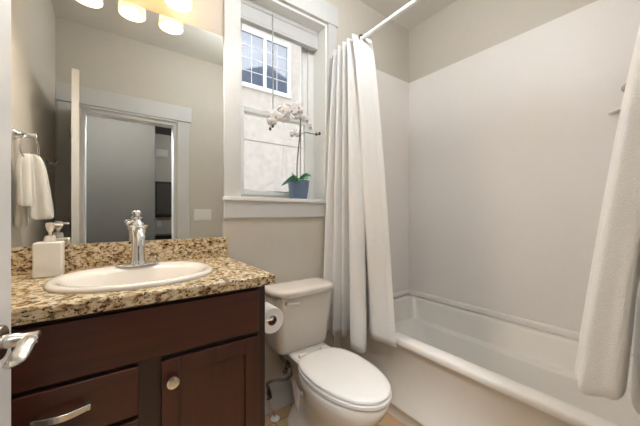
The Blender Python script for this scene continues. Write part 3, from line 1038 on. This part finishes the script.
b.lathe([(0.016, 0), (0.017, 0.004), (0.017, 0.016), (0.013, 0.02)], (0.735, 1.412, 0.412))
b.build('coupling_nut', M['darkmetal'], t)
# small dark looped tag on the hose
b = MB()
b.ring((0.783, 1.385, 0.322), 0.013, 0.004, (1, 0.2, 0.1), (0, 0, 1), 16, 6)
b.ring((0.768, 1.385, 0.300), 0.011, 0.004, (1, 0.2, 0.1), (0, 0, 1), 16, 6)
b.ring((0.790, 1.387, 0.342), 0.009, 0.004, (1, 0.2, 0.1), (0, 0, 1), 16, 6)
b.build('hose_clip', M['black'], t)

# toilet paper on a bar fixed to the side of the vanity
RX, RZ = 0.536, 0.722
t = thing('toilet_paper_holder', 'chrome paper holder arm fixed to the side of the vanity', 'paper holder', (0.467, 1.05, RZ))
MB().lathe([(0.021, 0), (0.021, 0.004), (0.012, 0.010), (0.008, 0.014)], (0.4675, 1.06, RZ + 0.0128), 'X').build('flange', M['chrome'], t)
MB().tube(catmull([(0.475, 1.06, RZ + 0.0128), (0.51, 1.06, RZ + 0.0128), (RX - 0.010, 1.062, RZ + 0.0128), (RX, 1.078, RZ + 0.0128), (RX, 1.11, RZ + 0.0128), (RX, 1.185, RZ + 0.0128)], 30), 0.0062, 10).build('arm', M['chrome'], t)
t = thing('toilet_paper_roll', 'white toilet paper roll beside the vanity end panel', 'toilet paper', (RX, 1.125, RZ - 0.055))
prof = [(0.0205, 0), (0.051, 0), (0.0535, -0.003), (0.0535, -0.097), (0.051, -0.10), (0.0205, -0.10), (0.0205, 0)]
MB().lathe(prof, (RX, 1.075, RZ), 'Y', n=44, cap0=False, cap1=False).build('paper', M['paper'], t, smooth=40)
MB().lathe([(0.0203, -0.001), (0.0203, -0.099), (0.0188, -0.099), (0.0188, -0.001), (0.0203, -0.001)], (RX, 1.075, RZ), 'Y', n=32, cap0=False, cap1=False).build('core', M['card'], t)

# ------------------------------------------------------------------ tub and surround
t = thing('bathtub', 'white acrylic alcove bathtub along the right wall', 'bathtub', (1.65, 0.75, 0))
X0, X1, Y0, Y1 = 1.262, 2.047, YF + 0.003, W - 0.003
TZ = 0.48
def tl(dx0, dx1, dy0, dy1, rad, z):
    return rrect(X0 + dx0, X1 - dx1, Y0 + dy0, Y1 - dy1, rad, z, 8)
b = MB()
b.loft([tl(0.040, 0.004, 0.0, 0.0, 0.004, 0.001), tl(0.040, 0.004, 0, 0, 0.004, 0.062), tl(0.026, 0.004, 0, 0, 0.004, 0.075), tl(0.024, 0.004, 0, 0, 0.004, 0.090), tl(0.030, 0.004, 0, 0, 0.004, 0.102),
        tl(0.030, 0.004, 0, 0, 0.004, 0.435), tl(0.022, 0.004, 0, 0, 0.004, 0.444), tl(0.002, 0.004, 0, 0, 0.004, 0.448), tl(0.0, 0.004, 0, 0, 0.005, 0.456), tl(0.0, 0.004, 0, 0, 0.006, 0.468),
        tl(0.003, 0.004, 0, 0, 0.008, 0.4765), tl(0.008, 0.006, 0.004, 0.004, 0.010, TZ),
        tl(0.074, 0.048, 0.06, 0.05, 0.06, TZ), tl(0.082, 0.056, 0.068, 0.058, 0.065, TZ - 0.004), tl(0.087, 0.062, 0.076, 0.066, 0.07, TZ - 0.016),
        tl(0.100, 0.100, 0.10, 0.115, 0.085, 0.345), tl(0.103, 0.108, 0.108, 0.128, 0.09, 0.335), tl(0.112, 0.138, 0.13, 0.165, 0.10, 0.328), tl(0.116, 0.146, 0.14, 0.18, 0.10, 0.318),
        tl(0.140, 0.175, 0.19, 0.25, 0.11, 0.13), tl(0.165, 0.20, 0.23, 0.30, 0.10, 0.095), tl(0.22, 0.25, 0.30, 0.38, 0.08, 0.085)], False, True)
b.build('shell', M['tub'], t, smooth=50)
d = MB().lathe([(0.03, 0), (0.03, 0.003), (0.02, 0.005), (0.001, 0.004)], (1.65, 0.34, 0.0855)).build('drain', M['chrome'], t)

t = thing('tub_surround', 'smooth white wall panels lining the alcove above the tub', 'wall panel', (1.64, 0.75, 0.5))
MB().box(XR - 0.011, XR - 0.0005, YF + 0.012, W - 0.0112, 0.482, 2.276).build('side_panel', M['surround'], t, bevel=0.002)
MB().prism([(1.225, 0.0), (1.288, 0.0), (1.288, 0.482), (XR - 0.0005, 0.482), (XR - 0.0005, 2.276), (1.225, 2.276)], W - 0.0115, W - 0.0005, 'XZ').build('end_panel', M['surround'], t, bevel=0.002)
MB().prism([(1.225, 0.482), (2.0385, 0.482), (2.0385, 2.276), (1.225, 2.276)], YF + 0.0005, YF + 0.0115, 'XZ').build('end_panel', M['surround'], t, bevel=0.002)
# moulded lip where the panels meet the tub deck
b = MB()
lip = [(0.0, 0.523), (-0.004, 0.519), (-0.0065, 0.507), (-0.0065, 0.484), (0.0, 0.484)]
b.loft([[Vector((XR - 0.011 + dx_, YF + 0.012, z_)) for dx_, z_ in lip], [Vector((XR - 0.011 + dx_, W - 0.0115 + dx_, z_)) for dx_, z_ in lip], [Vector((1.29, W - 0.0115 + dx_, z_)) for dx_, z_ in lip]])
b.build('lip', M['surround'], t, smooth=50)

# shelf and a round metal hook on the right wall near the foot of the tub
sh = MB().prism([(2.038, -0.005), (2.038, 0.312), (2.028, 0.309), (1.985, 0.27), (1.93, 0.16), (1.905, 0.06), (1.90, -0.005)], 1.668, 1.682).build('corner_shelf', M['surround'], bevel=0.004)
tag(sh, 'white corner shelf on the surround behind the bath towel', 'shelf')
t = thing('wall_hook', 'round metal hook on the tub wall just left of the bath towel', 'hook', (2.039, 0.245, 1.785))
MB().lathe([(0.022, 0), (0.022, -0.004), (0.012, -0.008), (0.007, -0.010)], (2.0388, 0.245, 1.785), 'X').build('flange', M['nickel'], t)
MB().tube(catmull([(2.03, 0.245, 1.785), (2.012, 0.245, 1.775), (2.0, 0.245, 1.79)], 8), 0.005, 8).build('hook_arm', M['nickel'], t)

# ------------------------------------------------------------------ curtain rod and curtain
RODX, RODZ = 1.215, 2.222
t = thing('shower_curtain_rod', 'white shower curtain rod running from wall to wall above the tub edge', 'curtain rod', (RODX, 0.75, RODZ))
MB().tube([(RODX, YF + 0.001, RODZ), (RODX, W - 0.001, RODZ)], 0.0125, 18).build('rod', M['vinyl'], t)
for (yy, s_) in ((W - 0.0005, 1), (YF + 0.0005, -1)):
    MB().lathe([(0.032, 0), (0.032, 0.006 * s_), (0.022, 0.014 * s_), (0.014, 0.02 * s_)], (RODX, yy, RODZ), 'Y').build('flange', M['nickel'], t)

t = thing('shower_curtain', 'white cotton shower curtain gathered at the window end of the tub', 'shower curtain', (1.2, 1.35, 0.4))
top = [(1.265, 1.485), (1.165, 1.448), (1.262, 1.432), (1.160, 1.402), (1.262, 1.385), (1.157, 1.355), (1.262, 1.338), (1.155, 1.312), (1.262, 1.295), (1.206, 1.279), (1.150, 1.262), (1.215, 1.249), (1.288, 1.238)]
bot = [(1.135, 1.512, .40), (1.085, 1.475, .40), (1.150, 1.452, .40), (1.118, 1.405, .40), (1.172, 1.382, .405), (1.140, 1.335, .405), (1.208, 1.312, .42), (1.116, 1.236, .388), (1.148, 1.150, .385), (1.242, 1.226, .445), (1.200, 1.145, .452), (1.205, 1.07, .453), (1.224, 0.992, .453)]
NC, NR = 181, 46
def smoothlist(pts, k, corner):
    return catmull(pts, k)
tp = catmull([Vector((x, y, 2.238)) for x, y in top], NC)
bt = catmull([Vector(p) for p in bot], NC)
rows = []
for i in range(NR):
    u = i / (NR - 1)
    e = u ** 0.72
    rows.append([Vector((a.x + (c.x - a.x) * e, a.y + (c.y - a.y) * e, a.z + (c.z - a.z) * u + 0.0015 * math.sin(j * 0.35) * u)) for j, (a, c) in enumerate(zip(tp, bt))])
cl = MB().grid(rows).build('cloth', M['curtain'], t, smooth=80, solid=0.0016)
# stitched side hem and bottom hem
side = [[rows[i][j] + Vector((-0.0016, -0.0004, 0)) for j in range(NC - 9, NC)] for i in range(NR)]
MB().grid(side).build('side_hem', M['curtain'], t, smooth=80, solid=0.0012)
# metal grommets where the rod passes the folds
for yy in (1.468, 1.44, 1.417, 1.393, 1.37, 1.347, 1.325, 1.303, 1.277, 1.244):
    g = MB().ring((RODX, yy, RODZ), 0.0205, 0.0048, (1, 0.25 if yy != 1.244 else -0.17, 0), (0, 0, 1), 28, 8).build('grommet', M['darkmetal'], t)

# ------------------------------------------------------------------ orchid on the sill
OX, OY, OZ = 0.970, 1.572, 1.258
t = thing('potted_orchid', 'white orchid in a blue-grey pot on the window sill', 'potted plant', (OX, OY, OZ))
b = MB()
b.lathe([(0.050, 0.0), (0.054, 0.003), (0.060, 0.04), (0.066, 0.085), (0.0685, 0.112), (0.0685, 0.119), (0.065, 0.120), (0.063, 0.112), (0.060, 0.106)], (OX, OY, OZ + 0.0005), n=40)
b.build('pot', M['pot'], t, smooth=40)
MB().lathe([(0.0615, 0.0), (0.058, 0.007), (0.03, 0.012), (0.001, 0.014)], (OX, OY, OZ + 0.104), n=28).build('moss', M['moss'], t)
def leaf(pts, wid, m_, tilt=0.0):
    c = catmull(pts, 12)
    rows_ = []
    for i, p in enumerate(c):
        u = i / 11
        w_ = wid * math.sin(PI * min(1, 0.12 + 0.88 * u) ** 0.9) ** 0.7 if u < 1 else 0.001
        d_ = (c[min(i + 1, 11)] - c[max(i - 1, 0)]).normalized()
        s_ = d_.cross(Vector((0, 0, 1)))
        s_ = (s_.normalized() if s_.length > 1e-4 else Vector((1, 0, 0)))
        s_ = (s_ + Vector((0, 0, tilt))).normalized()
        rows_.append([p + s_ * (w_ * q) + Vector((0, 0, 0.30 * w_ * q * q)) for q in (-1, -0.6, -0.25, 0, 0.25, 0.6, 1)])
    MB().grid(rows_).build('leaf', m_, t, smooth=80, solid=0.0018)
zb = OZ + 0.112
leaf([(OX, OY, zb), (OX - 0.03, OY - 0.03, zb + 0.018), (OX - 0.08, OY - 0.045, zb + 0.004), (OX - 0.15, OY - 0.05, zb - 0.036)], 0.028, M['leafdark'], 0.5)
leaf([(OX, OY, zb), (OX - 0.02, OY - 0.01, zb + 0.02), (OX - 0.045, OY - 0.02, zb + 0.038), (OX - 0.066, OY - 0.03, zb + 0.042)], 0.022, M['leaf'], 0.8)
leaf([(OX, OY, zb), (OX + 0.02, OY - 0.03, zb + 0.018), (OX + 0.028, OY - 0.045, zb + 0.024), (OX + 0.02, OY - 0.062, zb + 0.015)], 0.024, M['leaf'], -0.4)
leaf([(OX, OY, zb), (OX + 0.03, OY - 0.005, zb + 0.026), (OX + 0.058, OY - 0.01, zb + 0.046), (OX + 0.088, OY - 0.015, zb + 0.044)], 0.024, M['leafdark'], -0.7)
leaf([(OX, OY, zb), (OX - 0.015, OY - 0.035, zb + 0.016), (OX - 0.03, OY - 0.055, zb + 0.012), (OX - 0.04, OY - 0.07, zb - 0.002)], 0.02, M['leaf'], 0.5)
# flower spikes and stake
spine = catmull([(OX - 0.012, OY, zb), (OX - 0.012, OY - 0.004, zb + 0.13), (OX + 0.002, OY - 0.006, zb + 0.27), (OX + 0.008, OY - 0.01, zb + 0.40), (OX - 0.015, OY - 0.018, zb + 0.455), (OX - 0.08, OY - 0.03, zb + 0.468), (OX - 0.15, OY - 0.035, zb + 0.44), (OX - 0.195, OY - 0.035, zb + 0.375), (OX - 0.218, OY - 0.035, zb + 0.315)], 60)
MB().tube(spine, [0.0042] * 28 + [0.0036] * 16 + [0.0028] * 16, 8).build('flower_stem', M['stem'], t)
br = catmull([(OX + 0.001, OY - 0.004, zb + 0.255), (OX + 0.012, OY - 0.008, zb + 0.305), (OX + 0.045, OY - 0.012, zb + 0.325), (OX + 0.11, OY - 0.014, zb + 0.325), (OX + 0.155, OY - 0.016, zb + 0.328)], 22)
MB().tube(br, 0.003, 8).build('flower_stem', M['stem'], t)
MB().tube([(OX + 0.018, OY + 0.008, zb - 0.02), (OX + 0.018, OY + 0.004, zb + 0.40)], 0.0028, 8).build('stake', M['stem'], t)
def flower(c, yaw_, pitch_, size):
    """moth orchid bloom: three sepals, two broad petals, a small lip; faces yaw/pitch"""
    R = Matrix.Rotation(yaw_, 3, 'Z') @ Matrix.Rotation(pitch_, 3, 'X')
    b_ = MB()
    def pet(ang, L_, Wd, lift):
        rows_ = []
        for i in range(7):
            u = i / 6
            w_ = Wd * (math.sin(PI * (0.08 + 0.9 * u)) ** 0.75)
            rr = L_ * (0.08 + 0.92 * u)
            row = []
            for q in (-1, -0.5, 0, 0.5, 1):
                p = Vector((rr * math.cos(ang) - q * w_ * math.sin(ang), -lift * u * u * L_ - 0.12 * w_ * (1 - q * q), rr * math.sin(ang) + q * w_ * math.cos(ang)))
                row.append(R @ p + Vector(c))
            rows_.append(row)
        b_.grid(rows_)
    for a_ in (PI / 2, PI * 7 / 6, PI * 11 / 6):
        pet(a_, size * 0.95, size * 0.34, -0.12)
    for a_ in (0.25, PI - 0.25):
        pet(a_, size, size * 0.55, 0.10)
    f_ = b_.build('flower', M['petal'], t, smooth=80, solid=0.001)
    l_ = MB()
    l_.ball(Vector(c) + R @ Vector((0, -size * 0.22, -size * 0.12)), size * 0.16, size * 0.22, size * 0.16, 10, 6)
    l_.build('flower_lip', M['lip'], f_)
for (c, ya, pi_, s_) in (((0.782, 1.525, 1.742), -0.3, 0.25, 0.043), ((0.838, 1.53, 1.795), -0.7, 0.1, 0.042), ((0.896, 1.535, 1.803), -0.2, 0.15, 0.044),
                         ((0.945, 1.54, 1.835), 0.2, -0.1, 0.043), ((1.012, 1.55, 1.775), 0.5, 0.2, 0.040), ((0.925, 1.545, 1.668), -0.5, 0.2, 0.032),
                         ((0.873, 1.56, 1.755), -0.9, 0.3, 0.036), ((1.045, 1.55, 1.735), 0.8, 0.2, 0.034), ((0.968, 1.56, 1.785), -0.1, 0.3, 0.036), ((0.76, 1.53, 1.71), -0.6, 0.5, 0.032)):
    flower(c, ya, pi_, s_)
for c in ((0.768, 1.537, 1.688), (0.752, 1.536, 1.668), (1.10, 1.557, 1.697), (1.125, 1.556, 1.705)):
    MB().ball(c, 0.0085, 0.0085, 0.0115, 10, 7).build('bud', M['bud'], t)

# ------------------------------------------------------------------ things in the room beyond the hall (seen in the mirror)
YB = -3.4
t = thing('door_chime', 'small white chime box high on the far wall beyond the doorway', 'chime', (0.776, YB, 2.36))
MB().box(0.67, 0.885, YB, YB + 0.05, 2.29, 2.43).build('box', M['plate'], t, bevel=0.006)
t = thing('television', 'black framed screen on the far wall beyond the doorway', 'television', (1.1, YB, 1.45))
MB().box(0.66, 1.55, YB, YB + 0.06, 1.09, 1.79).build('frame', M['black'], t, bevel=0.006)
MB().box(0.69, 1.52, YB + 0.058, YB + 0.063, 1.15, 1.75).build('screen', M['screen'], t, smooth=0)
tag(MB().box(0.7, 0.775, YB, YB + 0.008, 0.90, 1.015).build('outlet_plate', M['plate'], bevel=0.002), 'small white outlet plate under the television', 'outlet')
t = thing('low_cabinet', 'dark low cabinet against the far wall under the television', 'cabinet', (1.1, YB + 0.22, 0))
MB().box(0.62, 1.65, YB + 0.01, YB + 0.42, 0.06, 0.72).build('body', M['black'], t, bevel=0.006)
MB().box(0.60, 1.67, YB + 0.005, YB + 0.44, 0.72, 0.75).build('top', M['black'], t, bevel=0.004)
MB().box(0.66, 1.61, YB + 0.04, YB + 0.38, 0.0, 0.06).build('plinth', M['black'], t)
